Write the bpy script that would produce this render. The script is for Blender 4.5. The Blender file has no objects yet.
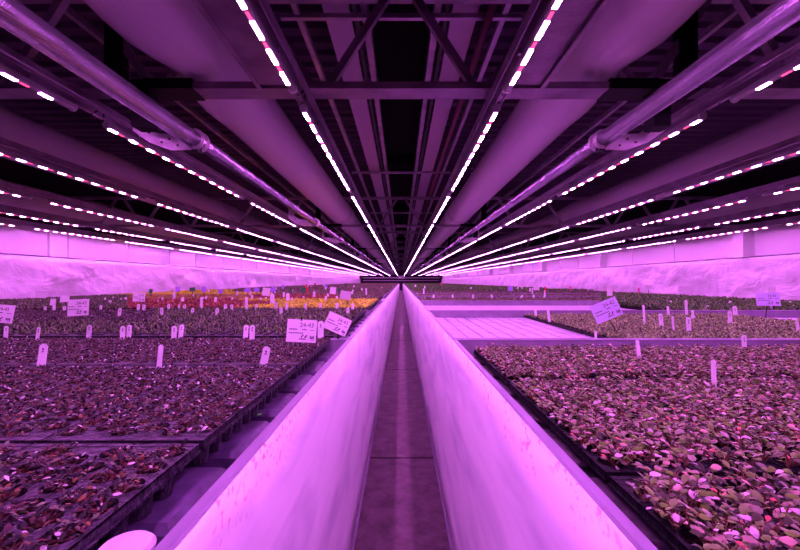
import bpy, math, random
import numpy as np
from mathutils import Vector, Matrix, noise
R = random.Random(7)
NR = np.random.RandomState(11)
col = bpy.context.scene.collection
H = 1.54                      # camera height above the floor
F = 400.0                     # focal length in pixels (18 mm on 36 mm)
VX, VY = 401.0, 281.5
YEND = 70.0
XW = 7.25                     # half width of the hall
BENCH_L, BENCH_Y0 = 2.36, 0.02
def PX(px, py, drop):         # pixel on a plane `drop` below the eye -> x, y
    Y = F * drop / (py - VY)
    return (px - VX) / F * Y, Y
ORD = ['', 'first', 'second', 'third', 'fourth', 'fifth', 'sixth', 'seventh', 'eighth', 'ninth', 'tenth', 'eleventh', 'twelfth',
       'thirteenth', 'fourteenth', 'fifteenth', 'sixteenth', 'seventeenth', 'eighteenth', 'nineteenth', 'twentieth']
def nth(n):
    if n <= 20: return ORD[n]
    if n < 30: return 'twenty-' + ORD[n - 20]
    if n == 30: return 'thirtieth'
    return 'thirty-' + ORD[n - 30]

# ------------------------------------------------------------------ materials
def mat(name, colr, rough=.5, metal=0., bump=None, noise_amt=None, spec=.5, trans=None):
    m = bpy.data.materials.new(name); m.use_nodes = True
    nt = m.node_tree; b = nt.nodes['Principled BSDF']
    b.inputs['Base Color'].default_value = (*colr, 1)
    b.inputs['Roughness'].default_value = rough
    b.inputs['Metallic'].default_value = metal
    b.inputs['Specular IOR Level'].default_value = spec
    tc = nt.nodes.new('ShaderNodeTexCoord')
    if noise_amt:
        sc, amt, stretch = noise_amt
        mp = nt.nodes.new('ShaderNodeMapping'); mp.inputs['Scale'].default_value = stretch
        n = nt.nodes.new('ShaderNodeTexNoise'); n.inputs['Scale'].default_value = sc; n.inputs['Detail'].default_value = 5
        r = nt.nodes.new('ShaderNodeValToRGB')
        r.color_ramp.elements[0].position = .3; r.color_ramp.elements[1].position = .7
        lo = tuple(c * (1 - amt) for c in colr); hi = tuple(min(1, c * (1 + amt)) for c in colr)
        r.color_ramp.elements[0].color = (*lo, 1); r.color_ramp.elements[1].color = (*hi, 1)
        nt.links.new(tc.outputs['Object'], mp.inputs[0]); nt.links.new(mp.outputs[0], n.inputs['Vector'])
        nt.links.new(n.outputs['Fac'], r.inputs[0]); nt.links.new(r.outputs[0], b.inputs['Base Color'])
    if bump:
        sc, st, stretch = bump
        mp = nt.nodes.new('ShaderNodeMapping'); mp.inputs['Scale'].default_value = stretch
        n = nt.nodes.new('ShaderNodeTexNoise'); n.inputs['Scale'].default_value = sc; n.inputs['Detail'].default_value = 4
        bp = nt.nodes.new('ShaderNodeBump'); bp.inputs['Strength'].default_value = st; bp.inputs['Distance'].default_value = .02
        nt.links.new(tc.outputs['Object'], mp.inputs[0]); nt.links.new(mp.outputs[0], n.inputs['Vector'])
        nt.links.new(n.outputs['Fac'], bp.inputs['Height']); nt.links.new(bp.outputs[0], b.inputs['Normal'])
    return m
def emit(name, c, s):
    m = bpy.data.materials.new(name); m.use_nodes = True
    nt = m.node_tree; nt.nodes.clear()
    e = nt.nodes.new('ShaderNodeEmission'); e.inputs[0].default_value = (*c, 1); e.inputs[1].default_value = s
    o = nt.nodes.new('ShaderNodeOutputMaterial'); nt.links.new(e.outputs[0], o.inputs[0])
    return m
M = {}
def led_mat(c, s):
    # a lens over the diode throws most of its light straight down, little to the side
    m = emit('led_white_pink', c, s); nt = m.node_tree; N = nt.nodes; L = nt.links
    e = [n for n in N if n.type == 'EMISSION'][0]
    g = N.new('ShaderNodeNewGeometry'); x = N.new('ShaderNodeSeparateXYZ'); L.new(g.outputs['Incoming'], x.inputs[0])
    a = N.new('ShaderNodeMath'); a.operation = 'MULTIPLY'; a.inputs[1].default_value = -1; L.new(x.outputs['Z'], a.inputs[0])
    b = N.new('ShaderNodeMath'); b.operation = 'MAXIMUM'; b.inputs[1].default_value = 0; L.new(a.outputs[0], b.inputs[0])
    p = N.new('ShaderNodeMath'); p.operation = 'POWER'; p.inputs[1].default_value = .28; L.new(b.outputs[0], p.inputs[0])
    f = N.new('ShaderNodeMath'); f.operation = 'MULTIPLY_ADD'; f.inputs[1].default_value = s; f.inputs[2].default_value = s * .02
    L.new(p.outputs[0], f.inputs[0]); L.new(f.outputs[0], e.inputs[1]); return m
M['led'] = led_mat((.96, .205, 1.10), 272)
M['led_red'] = emit('led_red', (1.0, .05, .22), 2.4)
M['lamp_body'] = mat('lamp_housing', (.55, .5, .55), .4, .3)
M['lamp_cap'] = mat('lamp_end_cap', (.75, .68, .72), .4)
M['rail'] = mat('galvanised_rail', (.42, .32, .43), .42, .5, noise_amt=(6, .25, (1, 1, 1)))  # grey with the lamps' magenta cast mixed into the colour
M['beam'] = mat('galvanised_beam', (.34, .25, .34), .5, .35, bump=(40, .25, (1, 1, 1)), noise_amt=(5, .35, (1, 1, 1)))  # steel grey tinted to carry the pinkish lamp light
M['dark_steel'] = mat('dark_steel', (.05, .045, .055), .5, .3)
M['black'] = mat('black_plastic', (.006, .006, .009), .5, spec=.15)
M['duct'] = mat('air_duct_film', (.80, .68, .80), .22, 0, bump=(9, .3, (1.6, .12, 1.6)))  # pale film, its colour tinted towards the magenta light
M['pipe'] = mat('steel_pipe', (.40, .34, .46), .24, .85, bump=(60, .35, (1, .12, 1)), noise_amt=(40, .3, (1, .06, 1)))
M['roof'] = mat('roof_deck', (.085, .055, .09), .6, 0., spec=.15)
M['recess'] = mat('roof_recess', (.004, .003, .004), .8, spec=.05)
M['strip'] = mat('roof_strip_panel', (.50, .36, .51), .6)  # magenta light cast painted into the pale colour
M['bracket'] = mat('zinc_bracket', (.6, .5, .6), .4, .5, bump=(30, .2, (1, 1, 1)))
M['wallpanel'] = mat('wall_panel_white', (.82, .79, .82), .45)
M['wallseam'] = mat('wall_seam', (.62, .56, .64), .5)
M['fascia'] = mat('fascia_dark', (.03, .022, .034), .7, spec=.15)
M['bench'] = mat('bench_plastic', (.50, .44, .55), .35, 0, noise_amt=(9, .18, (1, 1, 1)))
M['bench_dirt_shade'] = mat('bench_plastic_dirt_shade', (.012, .009, .014), .55, spec=.15, noise_amt=(30, .6, (1, 1, 1)))  # algae dirt on the right; on the left, slot shade painted near-black
M['pad_left'] = mat('lilac_pad_dark', (.095, .06, .14), .42, spec=.3, noise_amt=(30, .35, (1, 1, 1)))  # darker lilac than the plain bench plastic
M['pad_right'] = mat('algae_covered_pad', (.045, .028, .045), .5, spec=.2, noise_amt=(26, .8, (1, 1, 1)))
M['rim'] = mat('bench_rim_alloy', (.27, .21, .33), .35, .3, noise_amt=(12, .15, (1, .2, 1)))
M['tray'] = mat('tray_black_plastic', (.008, .007, .011), .5, spec=.2, bump=(60, .3, (1, 1, 1)), noise_amt=(45, .5, (1, 1, 1)))
M['tray_dust_sheen'] = mat('tray_plastic_sheen', (.028, .020, .035), .42, spec=.3, bump=(55, .5, (1, 1, 1)), noise_amt=(45, .65, (1, 1, 1)))  # black plastic lightened for perlite dust and painted-in gloss reflections
M['soil'] = mat('potting_soil', (.012, .007, .006), .9, spec=.05, bump=(120, 1, (1, 1, 1)), noise_amt=(160, .8, (1, 1, 1)))
M['tag'] = mat('white_label_plastic', (.96, .95, .97), .4)
M['sign_white'] = mat('white_sign_card', (.95, .93, .96), .45)
M['sign_lilac'] = mat('lilac_sign_card', (.72, .66, 1.), .45)
M['sign_green'] = mat('green_sign_card', (.03, .22, .06), .5)
M['sign_purple'] = mat('violet_sign_card', (.50, .30, .95), .5)
M['sign_red'] = mat('red_stick', (.85, .02, .03), .5)
M['sign_magenta'] = mat('magenta_stick', (.95, .05, .35), .5)
M['ink'] = mat('ink_purple', (.10, .05, .13), .6)
M['stick'] = mat('black_stick', (.01, .01, .015), .5)
M['cap_white'] = mat('white_lid_plastic', (.66, .58, .68), .35)

# leaves: colour of every leaf is stored on its vertices
def leaf_mat():
    m = bpy.data.materials.new('leaf'); m.use_nodes = True
    nt = m.node_tree; b = nt.nodes['Principled BSDF']
    a = nt.nodes.new('ShaderNodeAttribute'); a.attribute_name = 'leaf_colour'
    nt.links.new(a.outputs['Color'], b.inputs['Base Color'])
    b.inputs['Roughness'].default_value = .45; b.inputs['Specular IOR Level'].default_value = .25
    return m
M['leaf'] = leaf_mat()

# white side panel of the aisle: curvy reflections painted in as smeared streaks, and reddish specks near the top edge
def panel_mat():
    m = bpy.data.materials.new('white_aisle_panel'); m.use_nodes = True
    nt = m.node_tree; L = nt.links; N = nt.nodes; b = N['Principled BSDF']
    b.inputs['Roughness'].default_value = .42; b.inputs['Metallic'].default_value = 0.
    tc = N.new('ShaderNodeTexCoord')
    mp = N.new('ShaderNodeMapping'); mp.inputs['Scale'].default_value = (1, .55, 2.6); mp.inputs['Rotation'].default_value = (.55, 0, 0)
    n = N.new('ShaderNodeTexNoise'); n.inputs['Scale'].default_value = 2.2; n.inputs['Detail'].default_value = 3; n.inputs['Distortion'].default_value = .7
    r = N.new('ShaderNodeValToRGB'); e = r.color_ramp.elements
    e[0].position = .30; e[0].color = (.62, .58, .70, 1); e[1].position = .55; e[1].color = (.88, .86, .89, 1)
    L.new(tc.outputs['Object'], mp.inputs[0]); L.new(mp.outputs[0], n.inputs['Vector']); L.new(n.outputs['Fac'], r.inputs[0])
    # specks of red-brown dirt close to the top edge
    n2 = N.new('ShaderNodeTexNoise'); n2.inputs['Scale'].default_value = 55; n2.inputs['Detail'].default_value = 2
    L.new(tc.outputs['Object'], n2.inputs['Vector'])
    n3 = N.new('ShaderNodeTexNoise'); n3.inputs['Scale'].default_value = 6
    L.new(tc.outputs['Object'], n3.inputs['Vector'])
    sx = N.new('ShaderNodeSeparateXYZ'); L.new(tc.outputs['Object'], sx.inputs[0])
    mr = N.new('ShaderNodeMapRange'); mr.inputs[1].default_value = 1.06; mr.inputs[2].default_value = 1.17
    L.new(sx.outputs['Z'], mr.inputs[0])
    gt = N.new('ShaderNodeMapRange'); gt.inputs[1].default_value = .56; gt.inputs[2].default_value = .66; L.new(n2.outputs['Fac'], gt.inputs[0])
    g3 = N.new('ShaderNodeMapRange'); g3.inputs[1].default_value = .45; g3.inputs[2].default_value = .6; L.new(n3.outputs['Fac'], g3.inputs[0])
    m1 = N.new('ShaderNodeMath'); m1.operation = 'MULTIPLY'; L.new(mr.outputs[0], m1.inputs[0]); L.new(gt.outputs[0], m1.inputs[1])
    m2 = N.new('ShaderNodeMath'); m2.operation = 'MULTIPLY'; L.new(m1.outputs[0], m2.inputs[0]); L.new(g3.outputs[0], m2.inputs[1])
    mx = N.new('ShaderNodeMix'); mx.data_type = 'RGBA'
    L.new(m2.outputs[0], mx.inputs[0]); L.new(r.outputs[0], mx.inputs[6]); mx.inputs[7].default_value = (.60, .24, .30, 1)
    L.new(mx.outputs[2], b.inputs['Base Color'])
    bp = N.new('ShaderNodeBump'); bp.inputs['Strength'].default_value = .12; bp.inputs['Distance'].default_value = .02
    L.new(n.outputs['Fac'], bp.inputs['Height']); L.new(bp.outputs[0], b.inputs['Normal'])
    return m
M['panel'] = panel_mat()
def floor_mat():
    m = bpy.data.materials.new('concrete_floor'); m.use_nodes = True
    nt = m.node_tree; L = nt.links; N = nt.nodes; b = N['Principled BSDF']; b.inputs['Roughness'].default_value = .6; b.inputs['Specular IOR Level'].default_value = .2
    tc = N.new('ShaderNodeTexCoord')
    n = N.new('ShaderNodeTexNoise'); n.inputs['Scale'].default_value = 7; n.inputs['Detail'].default_value = 8; n.inputs['Roughness'].default_value = .7
    L.new(tc.outputs['Object'], n.inputs['Vector'])
    r = N.new('ShaderNodeValToRGB'); e = r.color_ramp.elements
    e[0].position = .35; e[0].color = (.06, .035, .045, 1); e[1].position = .68; e[1].color = (.15, .10, .12, 1)
    L.new(n.outputs['Fac'], r.inputs[0]); L.new(r.outputs[0], b.inputs['Base Color'])
    bp = N.new('ShaderNodeBump'); bp.inputs['Strength'].default_value = .25; bp.inputs['Distance'].default_value = .01
    L.new(n.outputs['Fac'], bp.inputs['Height']); L.new(bp.outputs[0], b.inputs['Normal'])
    return m
M['floor'] = floor_mat()
def film_mat():
    m = mat('white_wall_film', (.88, .84, .89), .35)
    nt = m.node_tree; L = nt.links; N = nt.nodes; b = N['Principled BSDF']
    tc = N.new('ShaderNodeTexCoord')
    mp = N.new('ShaderNodeMapping'); mp.inputs['Scale'].default_value = (1, .9, 1.5); mp.inputs['Rotation'].default_value = (.5, 0, 0)
    n = N.new('ShaderNodeTexNoise'); n.inputs['Scale'].default_value = 2.6; n.inputs['Detail'].default_value = 5; n.inputs['Distortion'].default_value = .5
    bp = N.new('ShaderNodeBump'); bp.inputs['Strength'].default_value = .36; bp.inputs['Distance'].default_value = .16
    L.new(tc.outputs['Object'], mp.inputs[0]); L.new(mp.outputs[0], n.inputs['Vector'])
    L.new(n.outputs['Fac'], bp.inputs['Height']); L.new(bp.outputs[0], b.inputs['Normal'])
    return m
M['film'] = film_mat()

# ------------------------------------------------------------------ mesh helpers
class MB:
    def __init__(s): s.v = []; s.f = []; s.mi = []; s.cur = 0
    def face(s, idx): s.f.append(idx); s.mi.append(s.cur)
    def box(s, x0, x1, y0, y1, z0, z1):
        o = len(s.v)
        s.v += [(x0, y0, z0), (x1, y0, z0), (x1, y1, z0), (x0, y1, z0), (x0, y0, z1), (x1, y0, z1), (x1, y1, z1), (x0, y1, z1)]
        for q in ((0, 3, 2, 1), (4, 5, 6, 7), (0, 1, 5, 4), (1, 2, 6, 5), (2, 3, 7, 6), (3, 0, 4, 7)):
            s.face(tuple(o + i for i in q))
    def pad(s, x0, x1, y0, y1, z0, z1, b):   # box with chamfered upper edges
        o = len(s.v)
        s.v += [(x0, y0, z0), (x1, y0, z0), (x1, y1, z0), (x0, y1, z0), (x0, y0, z1 - b), (x1, y0, z1 - b), (x1, y1, z1 - b), (x0, y1, z1 - b),
                (x0 + b, y0 + b, z1), (x1 - b, y0 + b, z1), (x1 - b, y1 - b, z1), (x0 + b, y1 - b, z1)]
        for a, c in ((0, 4), (4, 8)):
            for i in range(4):
                j = (i + 1) % 4; s.face((o + a + i, o + a + j, o + c + j, o + c + i))
        s.face((o + 8, o + 9, o + 10, o + 11))
    def bar(s, a, b, w, h=None, up=(0, 0, 1)):   # rectangular bar between two points
        h = h or w; a = Vector(a); b = Vector(b); d = (b - a).normalized()
        u = Vector(up); sd = d.cross(u)
        if sd.length < 1e-4: sd = d.cross(Vector((0, 1, 0)))
        sd.normalize(); u = sd.cross(d).normalized(); o = len(s.v)
        for p in (a, b):
            for i, j in ((-1, -1), (1, -1), (1, 1), (-1, 1)): s.v.append(tuple(p + sd * (w / 2 * i) + u * (h / 2 * j)))
        for q in ((0, 1, 2, 3), (7, 6, 5, 4), (0, 4, 5, 1), (1, 5, 6, 2), (2, 6, 7, 3), (3, 7, 4, 0)): s.face(tuple(o + i for i in q))
    def tube(s, pts, r, n=12, cap=True):
        pts = [Vector(p) for p in pts]; rs = r if isinstance(r, (list, tuple)) else [r] * len(pts); o = len(s.v)
        for k, p in enumerate(pts):
            d = (pts[min(k + 1, len(pts) - 1)] - pts[max(k - 1, 0)]).normalized()
            u = d.cross(Vector((0, 0, 1)))
            if u.length < 1e-3: u = d.cross(Vector((1, 0, 0)))
            u.normalize(); w = u.cross(d)
            for i in range(n):
                t = 2 * math.pi * i / n; s.v.append(tuple(p + (u * math.cos(t) + w * math.sin(t)) * rs[k]))
        for k in range(len(pts) - 1):
            for i in range(n):
                j = (i + 1) % n; s.face((o + k * n + i, o + k * n + j, o + (k + 1) * n + j, o + (k + 1) * n + i))
        if cap:
            s.face(tuple(o + i for i in reversed(range(n)))); q = o + (len(pts) - 1) * n; s.face(tuple(q + i for i in range(n)))
    def extr(s, prof, a, b, axis='y'):     # closed profile swept along an axis
        o = len(s.v); n = len(prof)
        for t in (a, b):
            for p in prof: s.v.append((p[0], t, p[1]) if axis == 'y' else (t, p[0], p[1]))
        for i in range(n):
            j = (i + 1) % n; s.face((o + i, o + j, o + n + j, o + n + i))
        s.face(tuple(o + i for i in reversed(range(n)))); s.face(tuple(o + n + i for i in range(n)))
    def mesh(s, name, mats, smooth=False):
        me = bpy.data.meshes.new(name); me.from_pydata(s.v, [], s.f)
        for m in (mats if isinstance(mats, (list, tuple)) else [mats]): me.materials.append(m)
        if len(me.materials) > 1: me.polygons.foreach_set('material_index', s.mi)
        me.polygons.foreach_set('use_smooth', [smooth] * len(me.polygons)); me.update(); return me
def fix(me):
    import bmesh
    b = bmesh.new(); b.from_mesh(me); bmesh.ops.recalc_face_normals(b, faces=b.faces); b.to_mesh(me); b.free(); return me
def link(name, data, parent=None, loc=(0, 0, 0), rot=(0, 0, 0)):
    o = bpy.data.objects.new(name, data); o.location = loc; o.rotation_euler = rot
    if parent: o.parent = parent
    col.objects.link(o); return o
def tag(o, label=None, cat=None, group=None, kind=None):
    if label: o['label'] = label
    if cat: o['category'] = cat
    if group: o['group'] = group
    if kind: o['kind'] = kind
    return o
def copy_tree(o, parent=None):
    c = o.copy(); col.objects.link(c); c.parent = parent
    for ch in o.children: copy_tree(ch, c)
    return c
def build(name, mb, mats, parent=None, smooth=False, loc=(0, 0, 0)):
    return link(name, fix(mb.mesh(name, mats, smooth)), parent, loc)

# ------------------------------------------------------------------ setting
b = MB(); b.box(-XW - .3, XW + .3, -1.5, YEND + .3, -.1, 0); build('floor', b, M['floor'])['kind'] = 'structure'
# corrugated roof deck: trapezoid ribs across the hall
ZR = H + 2.25
b = MB(); prof = []; y = -1.5; pitch = .21
while y < YEND + .2:
    prof += [(y, ZR), (y + .13, ZR), (y + .15, ZR - .045), (y + .19, ZR - .045)]; y += pitch
prof += [(YEND + .3, ZR + .12), (-1.5, ZR + .12)]
o = len(b.v); n = len(prof)
for t in (-XW - .3, XW + .3):
    for p in prof: b.v.append((t, p[0], p[1]))
for i in range(n):
    j = (i + 1) % n; b.face((o + i, o + j, o + n + j, o + n + i))
build('ceiling', b, M['roof'])['kind'] = 'structure'

ZF = H + .485; ZWT = H + 1.10
for side, sx in (('left', -1), ('right', 1)):
    b = MB(); b.box(*sorted((sx * XW, sx * (XW + .2))), -1.5, YEND, 0, ZR)
    w = build('wall_' + side, b, M['wallpanel']); w['kind'] = 'structure'
    # dark fascia above the white panels
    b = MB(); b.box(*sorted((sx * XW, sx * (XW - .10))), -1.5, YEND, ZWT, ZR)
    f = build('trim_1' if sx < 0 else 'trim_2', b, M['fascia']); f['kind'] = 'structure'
    b = MB(); yy = 1.1
    while yy < YEND:
        b.box(*sorted((sx * XW, sx * (XW - .012))), yy, yy + .018, ZF, ZWT); yy += 1.9
    f = build('trim_3' if sx < 0 else 'trim_4', b, M['wallseam']); f['kind'] = 'structure'
    # wrinkled white film on the lower wall
    ny, nz = 1300, 16; vs = []; fs = []
    for i in range(ny + 1):
        yy = -1.0 + (YEND + 1) * (i / ny)
        for k in range(nz + 1):
            zz = .55 + (ZF - .55) * k / nz
            d = noise.noise(Vector((yy * .9 + zz * 1.2, zz * 1.8 - yy * .4, sx * 3.))) * .09 + (.5 - abs(noise.noise(Vector((yy * 1.6 + zz * 2.2, zz * 2.6 - yy * .8, sx))))) * .07 + (.5 - abs(noise.noise(Vector((yy * 2.4 - zz * 1.9, zz * 3.1 + yy, sx + 5))))) * .04 - .05
            d *= min(1, (ZF - zz) * 6 + .1)
            vs.append((sx * (XW - .11 + d), yy, zz))
    for i in range(ny):
        for k in range(nz):
            q = i * (nz + 1) + k; fs.append((q, q + 1, q + nz + 2, q + nz + 1))
    me = bpy.data.meshes.new('wall_film'); me.from_pydata(vs, [], fs); me.materials.append(M['film'])
    me.polygons.foreach_set('use_smooth', [True] * len(fs))
    o = link('wall_film', me); md = o.modifiers.new('thick', 'SOLIDIFY'); md.thickness = .004
    tag(o, 'wrinkled white plastic film hung along the %s wall under the white panels' % side, 'plastic film')
    # glossy rail that holds the film
    b = MB(); b.box(*sorted((sx * (XW - .05), sx * (XW - .10))), -1, YEND, ZF - .02, ZF + .03); b.box(*sorted((sx * XW, sx * (XW - .06))), -1, YEND, ZF - .01, ZF + .01)
    tag(build('film_rail', b, M['pipe']), 'thin shiny metal rail holding the top edge of the film on the %s wall' % side, 'rail')
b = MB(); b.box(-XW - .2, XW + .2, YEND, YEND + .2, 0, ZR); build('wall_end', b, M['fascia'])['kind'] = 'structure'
b = MB(); b.box(-6.6, 6.6, YEND - .12, YEND - .04, H + .55, H + .66); b.box(-6.6, 6.6, YEND - .12, YEND - .04, H + .12, H + .22)
b.box(-7, 7, YEND - .04, YEND, H + .66, H + .74)
tag(build('wall_rail', b, M['strip']), 'pale horizontal rails across the dark wall at the far end', 'rail')
b = MB(); b.box(-.5, .5, YEND - .25, YEND - .02, H + .5, H + 1.05); b.box(-.42, .42, YEND - .27, YEND - .25, H + .56, H + .99)
tag(build('wall_cabinet', b, M['cap_white']), 'small white box on the far end wall above the aisle', 'box')
# floor joints
b = MB()
for k in range(30): b.box(-.29, .29, 2.0 + k * 2.4 + 1.46 - .006 - 2.0 + .04, 2.0 + k * 2.4 + 1.46 + .006 - 2.0 + .04, .0, .0012)
for yj in (): pass
j = MB()
yy = F * H / (458 - VY)
while yy < YEND: j.box(-.3, .3, yy - .008, yy + .008, 0, .0015); yy += 3.5
build('trim_5', j, M['recess'])['kind'] = 'structure'

# ------------------------------------------------------------------ aisle panels
XPL, XPR = .288, .300
for side, sx, xp in (('left', -1, XPL), ('right', 1, XPR)):
    vs = []; fs = []; ny, nz = 700, 8
    for i in range(ny + 1):
        t = (i / ny) ** 1.8; yy = -.6 + (YEND - 1.2) * t
        for k in range(nz + 1):
            zz = .015 + (H - .345 - .015) * k / nz
            d = noise.noise(Vector((yy * .9, zz * 1.2, sx * 9.))) * .010 * math.sin(math.pi * k / nz)
            if k == 0: d -= .010
            vs.append((sx * (xp + d), yy, zz))
    for i in range(ny):
        for k in range(nz):
            q = i * (nz + 1) + k; fs.append((q, q + 1, q + nz + 2, q + nz + 1))
    me = bpy.data.meshes.new('aisle_panel'); me.from_pydata(vs, [], fs); me.materials.append(M['panel'])
    me.polygons.foreach_set('use_smooth', [True] * len(fs))
    o = link('aisle_panel', me); md = o.modifiers.new('thick', 'SOLIDIFY'); md.thickness = .004; md.offset = 1 if sx < 0 else -1
    tag(o, 'long white side panel closing off the benches on the %s of the aisle' % side, 'panel')
    b = MB(); b.tube([(sx * (xp - .008), -.6, .012), (sx * (xp - .008), YEND - 1.2, .012)], .011, 8)
    lip = build('floor_lip', b, M['rim'], o, True)

# ------------------------------------------------------------------ benches
NB = int((YEND - 1.2 - BENCH_Y0) / BENCH_L)
ZRIM = H - .340
FLOOR = {-1: H - .436, 1: H - .434}; PADZ = {-1: H - .398, 1: H - .424}; TRAYZ = {-1: H - .331, 1: H - .397}
PAD0 = {-1: .372, 1: .395}
def bench_meshes(sx, xp, pads, darkened=False):
    ZFL, ZPAD = FLOOR[sx], PADZ[sx]
    x0, x1 = sorted((sx * (xp + .004), sx * (XW - .22)))
    L = BENCH_L - .012
    fr = MB()    # outer frame: rim lip around the trough
    w = .026
    fr.pad(x0, x1, 0, w, ZFL - .05, ZRIM, .004); fr.pad(x0, x1, L - w, L, ZFL - .05, ZRIM, .004)
    fr.pad(x0, x0 + w, w, L - w, ZFL - .05, ZRIM, .004); fr.pad(x1 - w, x1, w, L - w, ZFL - .05, ZRIM, .004)
    tr = MB(); tr.box(x0 + w, x1 - w, w, L - w, ZFL - .02, ZFL)
    # sloping inner walls of the trough
    c = .018
    fr.extr([(w, ZFL), (w + c, ZFL), (w, ZRIM - .012)], x0 + w, x1 - w, 'x'); fr.extr([(L - w, ZFL), (L - w, ZRIM - .012), (L - w - c, ZFL)], x0 + w, x1 - w, 'x')
    fr.extr([(x0 + w, ZFL), (x0 + w + c, ZFL), (x0 + w, ZRIM - .012)], w, L - w); fr.extr([(x1 - w, ZFL), (x1 - w, ZRIM - .012), (x1 - w - c, ZFL)], w, L - w)
    fm = fix(fr.mesh('bench_frame', M['rim']))
    pd = MB() if darkened else tr
    if pads:
        xa = PAD0[sx]; i = 0
        while xa < min(XW - .4, pads):
            for k in range(8):
                ya = w + .03 + k * .285
                a, bb = sorted((sx * xa, sx * (xa + .106)))
                pd.pad(a, bb, ya, ya + (.268 if not darkened else .225), ZFL, ZPAD, .006 if sx > 0 else .014)
            xa += .1165
    tm = fix(tr.mesh('trough', M['bench_dirt_shade' if darkened else 'bench']))
    lg = MB(); lg.box(-.03, .03, -.03, .03, 0, ZFL - .02); lm = fix(lg.mesh('leg', M['rail']))
    pm = fix(pd.mesh('raised_pads', M['pad_left' if sx < 0 else 'pad_right'])) if darkened else None
    return fm, tm, lm, (x0 + x1) / 2, x1 - x0, pm
BENCHES = {}
for side, sx, xp in (('left', -1, XPL), ('right', 1, XPR)):
    near = bench_meshes(sx, xp, 7.2); dark_set = bench_meshes(sx, xp, 3.2, True); far = bench_meshes(sx, xp, 0)
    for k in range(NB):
        fm, tm, lm, xc, wd, pm = (dark_set if k == 0 or (sx < 0 and k < 3) else near) if k < 4 else far
        root = link('growing_bench', fm, None, (0, BENCH_Y0 + k * BENCH_L, 0))
        lab = ('pale growing bench with raised rim, %s from the front on the %s of the aisle' % (nth(k + 1), side))
        if sx > 0 and k == 1: lab = 'mostly empty pale bench of gridded pads, second from the front right of the aisle'
        if sx > 0 and k == 2: lab = 'empty pale bench end beside the aisle, third from the front on the right'
        tag(root, lab, 'bench', 'growing benches in a line on the %s of the aisle' % side)
        link('trough', tm, root)
        if pm: link('raised_pads', pm, root)
        for dx in (-wd / 2 + .35, wd / 2 - .35):
            for dy in (.3, BENCH_L - .3): link('leg', lm, root, (xc + dx, dy, 0))
        BENCHES[(sx, k)] = root
# white plastic lid standing in the gutter at the very front left
x, y = -(.44), .62
b = MB(); b.tube([(0, 0, 0), (0, 0, .035), (0, 0, .040)], [.032, .036, .031], 24); o = build('white_lid', b, M['cap_white'], None, False, (-.375, .545, PADZ[-1]))
tag(o, 'round white plastic lid in the bench gutter at the bottom left edge', 'lid')

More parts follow.
